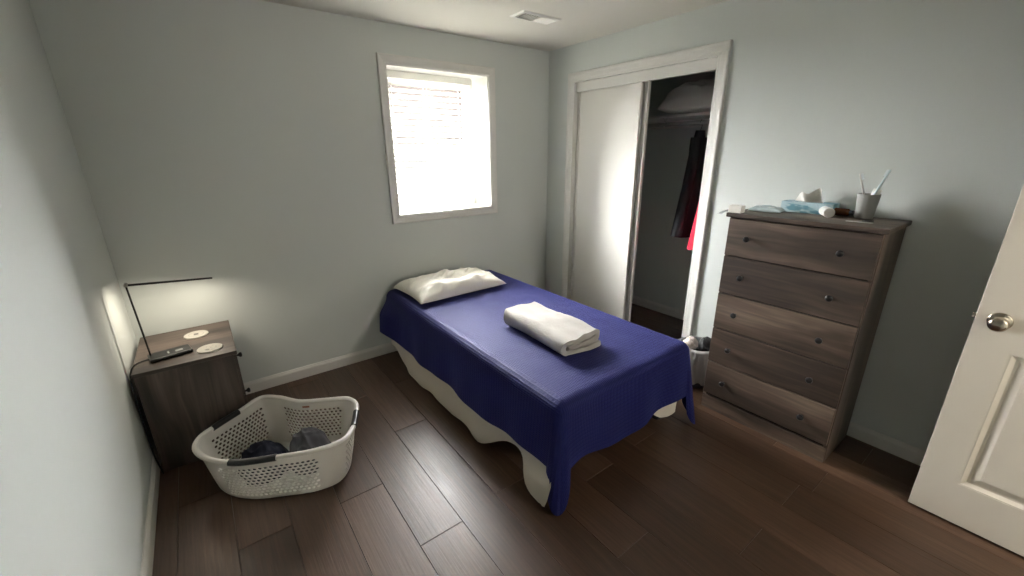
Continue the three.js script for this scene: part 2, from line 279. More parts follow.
// ------------------------------------------------------------------ outside the window
{
  const b = thing('neighbour_house', 'brick house with a grey lower wall seen through the window blind', 'building', [0, 0, -25]);
  const brickTex = tex(512, 512, (u, v) => { const r = Math.floor(v * 16), x = u * 8 + (r % 2) * 0.5, c = Math.floor(x), fx = x - c, fy = v * 16 - r; const m = fx < 0.05 || fy < 0.1; const k = 0.8 + 0.4 * hash(c % 8, r, 5); return m ? [50, 46, 43] : [40 * k, 29 * k, 27 * k]; });
  obj('brick_storey', boxUV(bx(8.5, 23, 2.0, 6.9, -4, 0), 1, 1.8, 1.2), std({ map: brickTex, roughness: 0.95 }), b);
  obj('lower_wall', bx(8.5, 23, -0.3, 2.0, -4, 0.02), std({ color: 0x4a4a48, roughness: 0.9 }), b);
  struct('ground_outside', bx(-30, 50, -0.5, -0.3, -40, WB), std({ color: 0x8c8c86, roughness: 0.95 }), 'pale ground outside the window', 'ground');
}

// ------------------------------------------------------------------ bed
const BX0 = 1.43, BX1 = 2.42, BZ0 = 0.03, BZ1 = 1.94, BT = 0.522;
{
  const fr = thing('bedstead', 'dark metal bedstead under the mattress', 'bed', [0, 0, 0]);
  obj('side_rail', [bar([1.5, 0.2, 0.06], [1.5, 0.2, 1.88], 0.03, 0.035)], M.darkMetal, fr);
  obj('side_rail', [bar([2.36, 0.2, 0.06], [2.36, 0.2, 1.88], 0.03, 0.035)], M.darkMetal, fr);
  for (const z of [0.07, 0.95, 1.87]) obj('cross_bar', bar([1.5, 0.2, z], [2.36, 0.2, z], 0.03, 0.03), M.darkMetal, fr);
  for (const [x, z] of [[1.5, 0.12], [2.36, 0.12], [1.5, 0.95], [2.36, 0.95], [1.5, 1.8], [2.36, 1.8]]) obj('leg', [rod([x, 0.015, z], [x, 0.19, z], 0.018), new THREE.CylinderGeometry(0.024, 0.028, 0.03, 16).translate(x, 0.015, z)], M.darkMetal, fr);
  tag(obj('mattress', rb(1.455, 2.395, 0.222, 0.5, 0.05, 1.915, 0.04, 4), M.mattress), 'mattress under the blue coverlet', 'mattress');
}
// cloth laid over the bed: flat top, rounded edge and a hanging drop with a hem height given round the perimeter
function drape({ x0, x1, z0, z1, top, r, hem, out, under, nx = 40, nz = 76, nt = 26, na = 16, uvScale = 0.16, bulge }) {
  const ix0 = x0 + r, ix1 = x1 - r, iz1 = z1 - r, L = iz1 - z0, Wd = ix1 - ix0;
  const path = [];
  for (let i = 0; i <= nz; i++) path.push({ p: [ix0, z0 + L * i / nz], n: [-1, 0], s: L * i / nz });
  for (let i = 1; i < na; i++) { const a = i / na * Math.PI / 2; path.push({ p: [ix0, iz1], n: [-Math.cos(a), Math.sin(a)], s: L + 0.12 * i / na, c: Math.sin(2 * a), k: 1 }); }
  for (let i = 0; i <= nx; i++) path.push({ p: [ix0 + Wd * i / nx, iz1], n: [0, 1], s: L + 0.12 + Wd * i / nx });
  for (let i = 1; i < na; i++) { const a = i / na * Math.PI / 2; path.push({ p: [ix1, iz1], n: [Math.sin(a), Math.cos(a)], s: L + 0.12 + Wd + 0.12 * i / na, c: Math.sin(2 * a), k: 2 }); }
  for (let i = 0; i <= nz; i++) path.push({ p: [ix1, iz1 - L * i / nz], n: [1, 0], s: L + 0.24 + Wd + L * i / nz });
  const g1 = gridGeo(nx, nz, (u, v) => { const x = ix0 + Wd * u, z = z0 + L * v; return [x, top + bulge(x, z), z]; }, (u, v, q) => [q[0] / uvScale, q[2] / uvScale], true);
  const g2 = gridGeo(path.length - 1, nt, (u, v, i, j) => {
    const P = path[i], nr = 6, tp = top + bulge(P.p[0], P.p[1]); let o, y, q = 0;
    if (j <= nr) { const a = j / nr * Math.PI / 2; o = Math.sin(a) * r; y = tp - r + Math.cos(a) * r; }
    else { q = (j - nr) / (nt - nr); const h = hem(P, q); y = lerp(tp - r, h, q); o = r + out(P, q, y); }
    return [P.p[0] + P.n[0] * o, y, P.p[1] + P.n[1] * o];
  }, (u, v, q) => [0, 0]);
  const uv = g2.attributes.uv, pos = g2.attributes.position, m = path.length;
  for (let j = 0; j <= nt; j++) for (let i = 0; i < m; i++) { const k = j * m + i, y = pos.getY(k); const n = path[i].n; if (Math.abs(n[0]) > Math.abs(n[1])) { uv.setXY(k, (path[i].p[0] + n[0] * (top - y)) / uvScale, pos.getZ(k) / uvScale); } else uv.setXY(k, pos.getX(k) / uvScale, (path[i].p[1] + n[1] * (top - y)) / uvScale); }
  return mergeVertices(mergeGeometries([g1, g2]), 1e-4);
}
{
  const bulge = (x, z) => 0.006 * (fbm(x * 5, z * 5, 41, 3) - 0.5) + 0.004 * (fbm(x * 14, z * 14, 43, 2) - 0.5);
  const Ls = BZ1 - 0.045 - BZ0;
  // blue coverlet
  const hemB = (P) => {
    const z = P.p[1], x = P.p[0];
    if (P.k === 1) return lerp(0.2, 0.012, Math.pow(P.c, 0.8));
    if (P.k === 2) return lerp(0.215, 0.02, Math.pow(P.c, 0.4));
    if (P.n[1] > 0.5) return 0.2 + 0.02 * (x - 1.5) + 0.008 * Math.sin(x * 9);
    if (P.n[0] < 0) return 0.165 + 0.035 * ss(1.2, 1.8, z) + 0.008 * Math.sin(z * 7 + 1) + 0.035 * ss(0.3, 0.03, z);
    return 0.2;
  };
  const outB = (P, q) => {
    const s = P.s; let o = 0.018 * q + q * (0.009 * Math.sin(s * 11 + 0.7) + 0.005 * Math.sin(s * 23 + 1)) * (P.n[1] > 0.5 ? 1.3 : 0.8);
    if (P.k) o += P.c * 0.055 * q * (P.k === 1 ? 0.75 : 1.1);
    if (P.n[0] < 0 && !P.k) o += 0.055 * ss(0.32, 0.0, P.p[1]) * ss(0, 0.5, q);
    return o;
  };
  const cov = obj('coverlet', drape({ x0: BX0, x1: BX1, z0: BZ0, z1: BZ1, top: BT, r: 0.055, hem: hemB, out: outB, bulge }), M.coverlet);
  tag(cov, 'blue quilted coverlet spread over the bed', 'coverlet');
  // off-white sheet under it: stays inside the coverlet, spreads only below its hem
  const hemS = (P) => {
    const z = P.p[1], x = P.p[0];
    if (P.k === 1) { const a = Math.atan2(P.n[1], -P.n[0]); return a < 0.25 ? lerp(0.03, 0.018, ss(0, 0.25, a)) : lerp(0.018, 0.27, ss(0.25, 0.8, a)); }
    if (P.k === 2) return lerp(0.1, 0.2, P.c);
    if (P.n[1] > 0.5) return 0.27 - 0.17 * ss(1.95, 2.3, x);
    if (P.n[0] < 0) return 0.026 + 0.008 * Math.sin(z * 5.2 + 2.2) + 0.004 * Math.sin(z * 17) + 0.05 * ss(0.35, 0.05, z) + 0.1 * ss(1.36, 1.58, z) - 0.105 * ss(1.6, 1.92, z);
    return 0.1;
  };
  const outS = (P, q, y) => { const s = P.s, low = ss(0.25, 0.13, y); let o = low * (0.004 + 0.008 * ss(1.2, 1.5, P.p[1])) * (Math.sin(s * 15) + 0.7 * Math.sin(s * 29 + 2)); if (P.n[0] < 0 && !(P.k && Math.atan2(P.n[1], -P.n[0]) > 0.9)) o += low * 0.016 + ss(0.2, 0.04, y) * 0.045 * ss(0.15, 0.5, P.p[1]) * ss(1.6, 1.35, P.p[1]) + low * 0.06 * ss(1.66, 1.85, P.p[1]); return o - 0.004 * q; };
  const sh = obj('bed_sheet', drape({ x0: BX0 + 0.016, x1: BX1 - 0.016, z0: BZ0, z1: BZ1 - 0.016, top: BT - 0.009, r: 0.05, nt: 44, hem: hemS, out: outS, bulge: (x, z) => bulge(x, z) * 0.5 - 0.002 }), M.sheet);
  tag(sh, 'off-white bed sheet hanging below the blue coverlet', 'sheet');
}
function pillowGeo(w, d, h, seed, wr = 1) {
  const side = (sg) => gridGeo(48, 36, (u, v) => {
    const a = u * 2 - 1, b = v * 2 - 1, e = Math.pow(Math.max(0, 1 - a ** 4), 0.55) * Math.pow(Math.max(0, 1 - b ** 4), 0.55);
    const pin = 1 - 0.06 * (1 - b * b) * Math.pow(Math.abs(a), 3), pin2 = 1 - 0.09 * (1 - a * a) * Math.pow(Math.abs(b), 3);
    const n = fbm(a * 3 + 9, b * 3 + 4, seed, 3) - 0.5, cr = Math.pow(1 - Math.abs(2 * vn(a * 3.2 + b * 2.4 + 7, b * 1.6 - a * 0.8, seed + 3) - 1), 3) * 0.5;
    const y = sg > 0 ? h * e * (0.8 + 0.35 * n * wr) + 0.022 * wr * cr * e : -h * 0.25 * e;
    return [a * w / 2 * pin, y + h * 0.25, b * d / 2 * pin2];
  }, (u, v) => [u * w * 6, v * d * 6], sg > 0);
  const g = merge([side(1), side(-1)]); g.deleteAttribute('normal'); const k = mergeVertices(g, 1e-4); k.computeVertexNormals(); return k;
}
{
  const p = thing('pillow', 'cream pillow in a wrinkled case at the head of the bed', 'pillow', [1.83, BT + 0.005, 0.31], 0.02);
  obj('pillow_body', pillowGeo(0.72, 0.47, 0.108, 61, 1.5), M.pillow, p);
}
// folded towel
{
  const t = 0.03, line = [], pt = (x, y) => line.push([x, y]);
  for (let i = 0; i <= 8; i++) pt(lerp(0.118, -0.085, i / 8), 0.0155 + 0.002 * Math.sin(i));
  for (let i = 1; i < 10; i++) { const a = -Math.PI / 2 - Math.PI * i / 10; pt(-0.085 + Math.cos(a) * 0.033, 0.05 + Math.sin(a) * 0.0345); }
  for (let i = 0; i <= 8; i++) pt(lerp(-0.085, 0.102, i / 8), 0.0845 - 0.002 * Math.sin(i * 1.3));
  for (let i = 1; i < 8; i++) { const a = Math.PI / 2 - Math.PI * i / 8; pt(0.102 + Math.cos(a) * 0.0165, 0.0675 + Math.sin(a) * 0.0165); }
  for (let i = 0; i <= 6; i++) pt(lerp(0.1, -0.07, i / 6), 0.0505);
  const n = line.length, outl = [];
  const nor = (i) => { const a = line[Math.max(0, i - 1)], b = line[Math.min(n - 1, i + 1)], dx = b[0] - a[0], dy = b[1] - a[1], l = Math.hypot(dx, dy); return [-dy / l, dx / l]; };
  for (let i = 0; i < n; i++) { const m = nor(i); outl.push([line[i][0] + m[0] * t / 2, line[i][1] + m[1] * t / 2]); }
  for (let i = 1; i < 5; i++) { const m = nor(n - 1), a = Math.PI * i / 5, tx = m[1], ty = -m[0]; outl.push([line[n - 1][0] + (m[0] * Math.cos(a) + tx * Math.sin(a)) * t / 2, line[n - 1][1] + (m[1] * Math.cos(a) + ty * Math.sin(a)) * t / 2]); }
  for (let i = n - 1; i >= 0; i--) { const m = nor(i); outl.push([line[i][0] - m[0] * t / 2, line[i][1] - m[1] * t / 2]); }
  for (let i = 1; i < 5; i++) { const m = nor(0), a = Math.PI * i / 5, tx = -m[1], ty = m[0]; outl.push([line[0][0] - (m[0] * Math.cos(a) - tx * Math.sin(a)) * t / 2, line[0][1] - (m[1] * Math.cos(a) - ty * Math.sin(a)) * t / 2]); }
  const Lz = 0.52, nz = 36, N = outl.length;
  const def = (x, y, z) => { const e = z / Lz, w = 1 + 0.05 * Math.sin(z * 9), hs = 0.86 + 0.26 * fbm(z * 9 + 3, x * 12 + 5, 5, 3) + 0.06 * ss(0.12, -0.02, z + Lz / 2) ; return [x * w * (0.97 + 0.06 * fbm(z * 8, y * 30, 9, 2)) + 0.012 * Math.sin(z * 6 + 1), Math.max(0.0005, y * hs), z + 0.012 * Math.sin(x * 22 + y * 30) * Math.sign(e) * Math.pow(Math.abs(e) * 2, 4)]; };
  const g1 = gridGeo(N, nz, (u, v, i, j) => def(outl[i % N][0], outl[i % N][1], (v - 0.5) * Lz), (u, v) => [u * 4, v * 3]);
  const cap = (zz, flip) => { const s = new THREE.ShapeGeometry(new THREE.Shape(outl.map(([x, y]) => new THREE.Vector2(x, y)))); const p = s.attributes.position; for (let i = 0; i < p.count; i++) { const q = def(p.getX(i), p.getY(i), zz); p.setXYZ(i, ...q); } if (flip) { const ix = s.index; for (let i = 0; i < ix.count; i += 3) { const a = ix.getX(i); ix.setX(i, ix.getX(i + 1)); ix.setX(i + 1, a); } } s.computeVertexNormals(); return s; };
  const tw = obj('folded_towel', [g1, cap(Lz / 2, false), cap(-Lz / 2, true)], M.towel); tw.position.set(1.855, BT + 0.004, 1.39); tw.rotation.y = -0.03;
  tag(tw, 'thick white folded towel lying on the blue coverlet', 'towel');
}

// ------------------------------------------------------------------ nightstand, lamp, coasters
{
  const g = thing('nightstand', 'dark rustic wood nightstand in the corner under the lamp', 'nightstand');
  const x0 = 0.03, x1 = 0.43, z0 = 0.07, z1 = 0.58, h = 0.55, m = M.nightstand, R = rng(9);
  const wp = (n, ge, gr, par = g) => obj(n, boxUV(ge, gr, 0.6, 1.2, R(), R()), m, par);
  wp('side_panel', rb(x0, x1 - 0.012, 0, h - 0.02, z1 - 0.018, z1, 0.002), 1); wp('side_panel', rb(x0, x1 - 0.012, 0, h - 0.02, z0, z0 + 0.018, 0.002), 1);
  wp('back_panel', bx(x0, x0 + 0.008, 0.03, h - 0.02, z0 + 0.018, z1 - 0.018), 1);
  wp('bottom_panel', bx(x0 + 0.008, x1 - 0.02, 0.06, 0.076, z0 + 0.018, z1 - 0.018), 2);
  wp('plinth', bx(x1 - 0.03, x1 - 0.014, 0, 0.06, z0 + 0.018, z1 - 0.018), 2);
  wp('top', rb(x0 - 0.005, x1 + 0.006, h - 0.02, h, z0 - 0.006, z1 + 0.005, 0.003), 0);
  for (const [a, b] of [[0.066, 0.285], [0.29, 0.524]]) { const d = wp('drawer', rb(x1 - 0.016, x1 + 0.002, a, b, z0 + 0.003, z1 - 0.003, 0.003), 2); for (const zz of [0.33]) { const k = new THREE.LatheGeometry([[0, 0], [0.006, 0], [0.006, 0.008], [0.012, 0.014], [0.0145, 0.02], [0.012, 0.026], [0, 0.028]].map(([r, q]) => new THREE.Vector2(r, q)), 20).rotateZ(-Math.PI / 2).translate(x1 + 0.002, (a + b) / 2 + 0.012, zz); obj('knob', k, M.black, d); } }

  const l = thing('desk_lamp', 'slim black folding LED lamp lit on the nightstand', 'lamp');
  const S = [0.092, 0.575, 0.425], T = [0.08, 0.932, 0.42], E = [0.404, 0.842, 0.14];
  const base = obj('base', [rb(-0.085, 0.085, 0, 0.018, -0.05, 0.05, 0.007, 4).rotateY(0.19).translate(0.168, h, 0.437)], M.black, l);
  obj('button', [rb(0.02, 0.05, 0.017, 0.0188, -0.004, 0.022, 0.0008).rotateY(0.19).translate(0.168, h, 0.437), rb(-0.012, -0.004, 0.017, 0.0188, -0.012, 0.02, 0.0008).rotateY(0.19).translate(0.168, h, 0.437)], std({ color: 0x8c8c8c, roughness: 0.3 }), base);
  obj('stem', bar([S[0], S[1] - 0.012, S[2]], T, 0.013, 0.007, V(1, 0, 0)), M.black, l);
  obj('hinge', [rod([T[0], T[1], T[2] - 0.012], [T[0], T[1], T[2] + 0.012], 0.0085, 16)], M.aluminium, l);
  { const d0 = V(...E).sub(V(...T)).normalize(), s0 = d0.clone().cross(V(0, 1, 0)).normalize(), n0 = s0.clone().cross(d0); const sh = (p, k, h) => V(...p).addScaledVector(s0, k).addScaledVector(n0, h).toArray();
    obj('arm', [bar(T, E, 0.014, 0.006), bar(sh(T, 0.0062, -0.004), sh(E, 0.0062, -0.004), 0.0016, 0.005), bar(sh(T, -0.0062, -0.004), sh(E, -0.0062, -0.004), 0.0016, 0.005)], M.black, l); }
  // LED strip on the underside of the arm
  const a = V(...T), b = V(...E), d = b.clone().sub(a).normalize(), s = d.clone().cross(V(0, 1, 0)).normalize(), up = s.clone().cross(d).normalize();
  const c = a.clone().lerp(b, 0.56), len = a.distanceTo(b) * 0.8;
  const strip = new THREE.BoxGeometry(len, 0.001, 0.009).applyMatrix4(new THREE.Matrix4().makeBasis(d, up, s)).translate(...c.clone().addScaledVector(up, -0.0036).toArray());
  tag(obj('led_strip', strip, std({ color: 0xffffff, emissive: 0xfff3dc, emissiveIntensity: 12 }), l), 'glowing white LED strip under the arm');
  const ra = new THREE.RectAreaLight(0xfff2de, 210, len, 0.009); ra.position.copy(c).addScaledVector(up, -0.0068); ra.quaternion.setFromRotationMatrix(new THREE.Matrix4().makeBasis(d, s.clone().negate(), up)); l.add(ra);
  const cord = obj('power_cord', tube([[0.096, h + 0.008, 0.455], [0.07, h + 0.014, 0.47], [0.035, h + 0.012, 0.5], [0.016, h - 0.02, 0.535], [0.0145, h - 0.12, 0.57], [0.017, 0.3, 0.594], [0.018, 0.12, 0.6], [0.03, 0.012, 0.606]], 0.0035, 60, 8), M.black, l);
  const coasterTex = (seed, f) => tex(128, 128, (u, v) => { const x = u * 2 - 1, y = v * 2 - 1, r = Math.hypot(x, y); return f(x, y, r); });
  const mk = (x, z, label, t) => { const cg = new THREE.CylinderGeometry(0.056, 0.057, 0.005, 48); const cg2 = new THREE.CylinderGeometry(0.054, 0.056, 0.002, 48).translate(0, 0.0035, 0); const o = obj('coaster', [cg, cg2], std({ map: t, roughness: 0.3 })); o.position.set(x, h + 0.0028, z); tag(o, label, 'coaster', 'round coasters on the nightstand'); return o; };
  mk(0.275, 0.222, 'round white coaster with a dark square mark, nearer the back wall', coasterTex(1, (x, y, r) => Math.abs(x) < 0.27 && Math.abs(y) < 0.2 ? [88, 84, 80] : r > 0.6 && r < 0.66 ? [150, 146, 138] : [178, 174, 164]));
  mk(0.328, 0.478, 'round white coaster with a grey swirl, at the front edge of the nightstand', coasterTex(2, (x, y, r) => { const k = fbm(x * 4 + 8, y * 4 + 8, 15, 3); return mix3([178, 174, 164], [120, 116, 110], ss(0.5, 0.62, k) * ss(0.75, 0.4, r)); }));
}

// ------------------------------------------------------------------ laundry basket
{
  const C = [0.545, 0.925], rimW = [[0.2, 0.875], [0.24, 0.985], [0.335, 1.09], [0.475, 1.17], [0.62, 1.238], [0.735, 1.245], [0.8, 1.185], [0.85, 1.075], [0.885, 0.965], [0.865, 0.885], [0.775, 0.83], [0.652, 0.765], [0.565, 0.66], [0.495, 0.615], [0.4, 0.68], [0.29, 0.75], [0.222, 0.8]];
  const cv = new THREE.CatmullRomCurve3(rimW.map(([x, z]) => V(x - C[0], 0, z - C[1])), true, 'centripetal'); cv.arcLengthDivisions = 600;
  const N = 86, tabN = N * 4, tab = []; for (let i = 0; i < tabN; i++) tab.push(cv.getPointAt(i / tabN));
  const rim = (u) => { const f = ((u % 1) + 1) % 1 * tabN, i = Math.floor(f) % tabN, t = f - Math.floor(f), a = tab[i], b = tab[(i + 1) % tabN]; return [lerp(a.x, b.x, t), lerp(a.z, b.z, t)]; };
  const HR = 0.262;
  const hr = (u) => HR + 0.008 * Math.cos(4 * Math.PI * (u - 0.33));
  const surf = (u, v, ins = 0) => {                       // v 0 bottom .. 1 rim
    const [x, z] = rim(u), k = 0.855 + 0.13 * Math.pow(v, 0.85), rr = v < 0.09 ? 1 - 0.055 * Math.pow(1 - v / 0.09, 2) : 1, l = Math.hypot(x, z), q = (k * rr) - ins / l;
    return [x * q, 0.004 + v * (hr(u) - 0.012), z * q];
  };
  const holeZones = [[0.075, 0.30], [0.37, 0.50], [0.575, 0.735], [0.80, 0.945]];
  const T = 0.0028, rows = 10, v0 = 0.13, v1 = 0.83, pos = [], ix = [];
  const add = (p) => { pos.push(...p); return pos.length / 3 - 1; };
  const quad = (a, b, c, d) => ix.push(a, b, c, a, c, d);
  for (let j = 0; j < rows; j++) for (let i = 0; i < N; i++) {
    const off = (j % 2) * 0.5, ua = (i + off) / N, du = 1 / N, va = lerp(v0, v1, j / rows), dv = (v1 - v0) / rows, uc = ua + du / 2, vc = va + dv / 2;
    const hole = holeZones.some(([p, q]) => uc > p && uc < q);
    if (!hole) { const P = (ins) => [[0, 0], [0.5, 0], [1, 0], [1, 1], [0.5, 1], [0, 1]].map(([a, b]) => add(surf(ua + a * du, va + b * dv, ins))); const o = P(0), n = P(T); quad(o[1], o[0], o[5], o[4]); quad(o[2], o[1], o[4], o[3]); quad(n[0], n[1], n[4], n[5]); quad(n[1], n[2], n[3], n[4]); continue; }
    const ring = [[0, 0], [0.5, 0], [1, 0], [1, 0.5], [1, 1], [0.5, 1], [0, 1], [0, 0.5]], lay = (ins) => [ring.map(([a, b]) => add(surf(ua + a * du, va + b * dv, ins))), ring.map(([a, b]) => { const an = Math.atan2(b - 0.5, a - 0.5); return add(surf(uc + Math.cos(an) * du * 0.37, vc + Math.sin(an) * dv * 0.38, ins)); })];
    const [oo, oh] = lay(0), [io, ih] = lay(T);
    for (let k = 0; k < 8; k++) { const m = (k + 1) % 8; quad(oo[m], oo[k], oh[k], oh[m]); quad(io[k], io[m], ih[m], ih[k]); quad(oh[m], oh[k], ih[k], ih[m]); }
  }
  const wallG = new THREE.BufferGeometry(); wallG.setAttribute('position', new THREE.Float32BufferAttribute(pos, 3)); wallG.setIndex(ix); const wg = wallG.toNonIndexed(); wg.computeVertexNormals();
  const strip = (a, b, n) => [gridGeo(N * 2, n, (u, v) => surf(u, lerp(a, b, v), 0), null, true), gridGeo(N * 2, n, (u, v) => surf(u, lerp(a, b, v), T))];
  const bk = thing('laundry_basket', 'white plastic laundry basket with round holes and black grips on the floor', 'laundry basket', [C[0], 0, C[1]]);
  const creased = toCreasedNormals(mergeVertices((() => { const g = wg.clone(); g.deleteAttribute('normal'); return g; })(), 1e-5), 0.6);
  obj('side_wall', [creased, ...strip(0, v0, 6), ...strip(v1, 1, 3)], M.plasticWhite, bk);
  obj('bottom', [gridGeo(N * 2, 6, (u, v) => { const [x, y, z] = surf(u, 0.0); return [x * v, y, z * v]; }, null, true), gridGeo(N * 2, 6, (u, v) => { const [x, y, z] = surf(u, 0.0); return [x * v, y + 0.003, z * v]; })], M.plasticWhite, bk);
  // rolled rim
  const rimG = (ua, ub, r1, r2, n, off) => gridGeo(n, 14, (u, v) => { const uu = lerp(ua, ub, u), [x, z] = rim(uu), l = Math.hypot(x, z), a = v * Math.PI * 2, e = 1e-3, p = rim(uu + e), m = rim(uu - e); let tx = p[0] - m[0], tz = p[1] - m[1]; const tl = Math.hypot(tx, tz); tx /= tl; tz /= tl; const nx = tz, nz = -tx, sg = nx * x + nz * z > 0 ? 1 : -1; const o = Math.cos(a) * r1 + off; return [x + nx * sg * o, hr(uu) - 0.006 + Math.sin(a) * r2, z + nz * sg * o]; }, null, false);
  obj('rim', rimG(0, 1, 0.0125, 0.0115, 200, 0), M.plasticWhite, bk);
  const grips = [[0.118, 0.216], [0.408, 0.475], [0.862, 0.93]];
  for (const [a, b] of grips) { const g = rimG(a, b, 0.0155, 0.0145, 30, 0.0); const ends = [a, b].map((uu, i) => gridGeo(14, 1, (u, v) => { const [x, z] = rim(uu), e = 1e-3, p = rim(uu + e), m = rim(uu - e); let tx = p[0] - m[0], tz = p[1] - m[1]; const tl = Math.hypot(tx, tz); tx /= tl; tz /= tl; const nx = tz, nz = -tx, sg = nx * x + nz * z > 0 ? 1 : -1, an = u * Math.PI * 2, o = Math.cos(an) * 0.0155 * v; return [x + nx * sg * o, hr(uu) - 0.006 + Math.sin(an) * 0.0145 * v, z + nz * sg * o]; })); tag(obj('grip', [g, ...ends], M.black, bk), 'black rubber grip'); }
  {                                                        // small moulded mark on the inside of the far wall
    const [x, y, z] = surf(0.665, 0.9, T + 0.0006), q = surf(0.668, 0.9, T + 0.0006), an = Math.atan2(-(q[2] - z), q[0] - x);
    obj('sticker', rb(-0.018, 0.018, -0.005, 0.005, -0.0006, 0.0006, 0.0005).rotateX(0.1).rotateY(an).translate(x, y, z), std({ color: 0x9a6a58, roughness: 0.6 }), bk);
  }
  // crumpled clothes lying in it
  const lump = (name, m, c, sx, sy, sz, seed, label) => { const g = new THREE.IcosahedronGeometry(1, 24), p = g.attributes.position; for (let i = 0; i < p.count; i++) { const x = p.getX(i), y = p.getY(i), z = p.getZ(i); const f = fbm(x * 1.6 + 5 + seed, z * 1.6 + y * 1.4 + 5, seed, 3), r1 = Math.pow(1 - Math.abs(2 * vn(x * 2.6 + y * 2 + 9, z * 2.6 + 7, seed + 1) - 1), 2); const r = 0.72 + 0.42 * f + 0.16 * r1; p.setXYZ(i, x * sx * r, Math.max(-0.35 * sy, y * sy * r) + 0.35 * sy, z * sz * r); } const k = mergeVertices((g.deleteAttribute('normal'), g.deleteAttribute('uv'), g), 1e-5); k.computeVertexNormals(); const o = obj(name, k, m); o.position.set(...c); return tag(o, label, 'clothing'); };
  lump('crumpled_shirt', M.navyCloth, [0.445, 0.0085, 0.885], 0.11, 0.105, 0.1, 12, 'crumpled dark navy garment lying in the laundry basket');
  lump('crumpled_sweater', M.greyCloth, [0.635, 0.0085, 0.965], 0.1, 0.135, 0.09, 33, 'crumpled charcoal grey garment lying in the laundry basket');
}

// ------------------------------------------------------------------ dresser
const DT = 1.19;
{
  const g = thing('dresser', 'tall rustic wood dresser with five drawers against the right wall', 'dresser'), m = M.dresser, R = rng(31);
  const x0 = 2.699, x1 = 3.04, z0 = 1.893, z1 = 2.542, t = 0.018;
  const wp = (n, ge, gr, par = g) => obj(n, boxUV(ge, gr, 0.6, 1.2, R(), R()), m, par);
  wp('side_panel', rb(x0, x1, 0, DT - 0.022, z0, z0 + t, 0.002), 1); wp('side_panel', rb(x0, x1, 0, DT - 0.022, z1 - t, z1, 0.002), 1);
  wp('back_panel', bx(x1 - 0.008, x1, 0.02, DT - 0.022, z0 + t, z1 - t), 1);
  wp('top', rb(x0 - 0.03, x1 + 0.004, DT - 0.022, DT, z0 - 0.012, z1 + 0.014, 0.004), 2);
  wp('plinth', rb(x0 - 0.012, x0, 0, 0.088, z0 + 0.002, z1 - 0.002, 0.002), 2);
  obj('carcass_rails', [0.094, 0.308, 0.522, 0.736, 0.95].map((y) => bx(x0 + 0.001, x1 - 0.01, y - 0.006, y + 0.006, z0 + t, z1 - t)), M.gap, g);
  const ys = [0.1, 0.3145, 0.529, 0.7435, 0.958, 1.166];
  for (let i = 0; i < 5; i++) {
    const d = wp('drawer', [rb(x0 - 0.017, x0 - 0.001, ys[i] + 0.003, ys[i + 1] - 0.003, z0 + 0.004, z1 - 0.004, 0.0035)][0], 2);
    for (const z of [z0 + 0.115, z1 - 0.13]) { const k = new THREE.LatheGeometry([[0, 0], [0.0075, 0], [0.0065, 0.01], [0.012, 0.016], [0.0155, 0.022], [0.0145, 0.028], [0.008, 0.032], [0, 0.033]].map(([r, q]) => new THREE.Vector2(r, q)), 24).rotateZ(Math.PI / 2).translate(x0 - 0.017, (ys[i] + ys[i + 1]) / 2 + 0.002, z); tag(obj('knob', k, M.black, d), 'round black knob'); }
  }
}
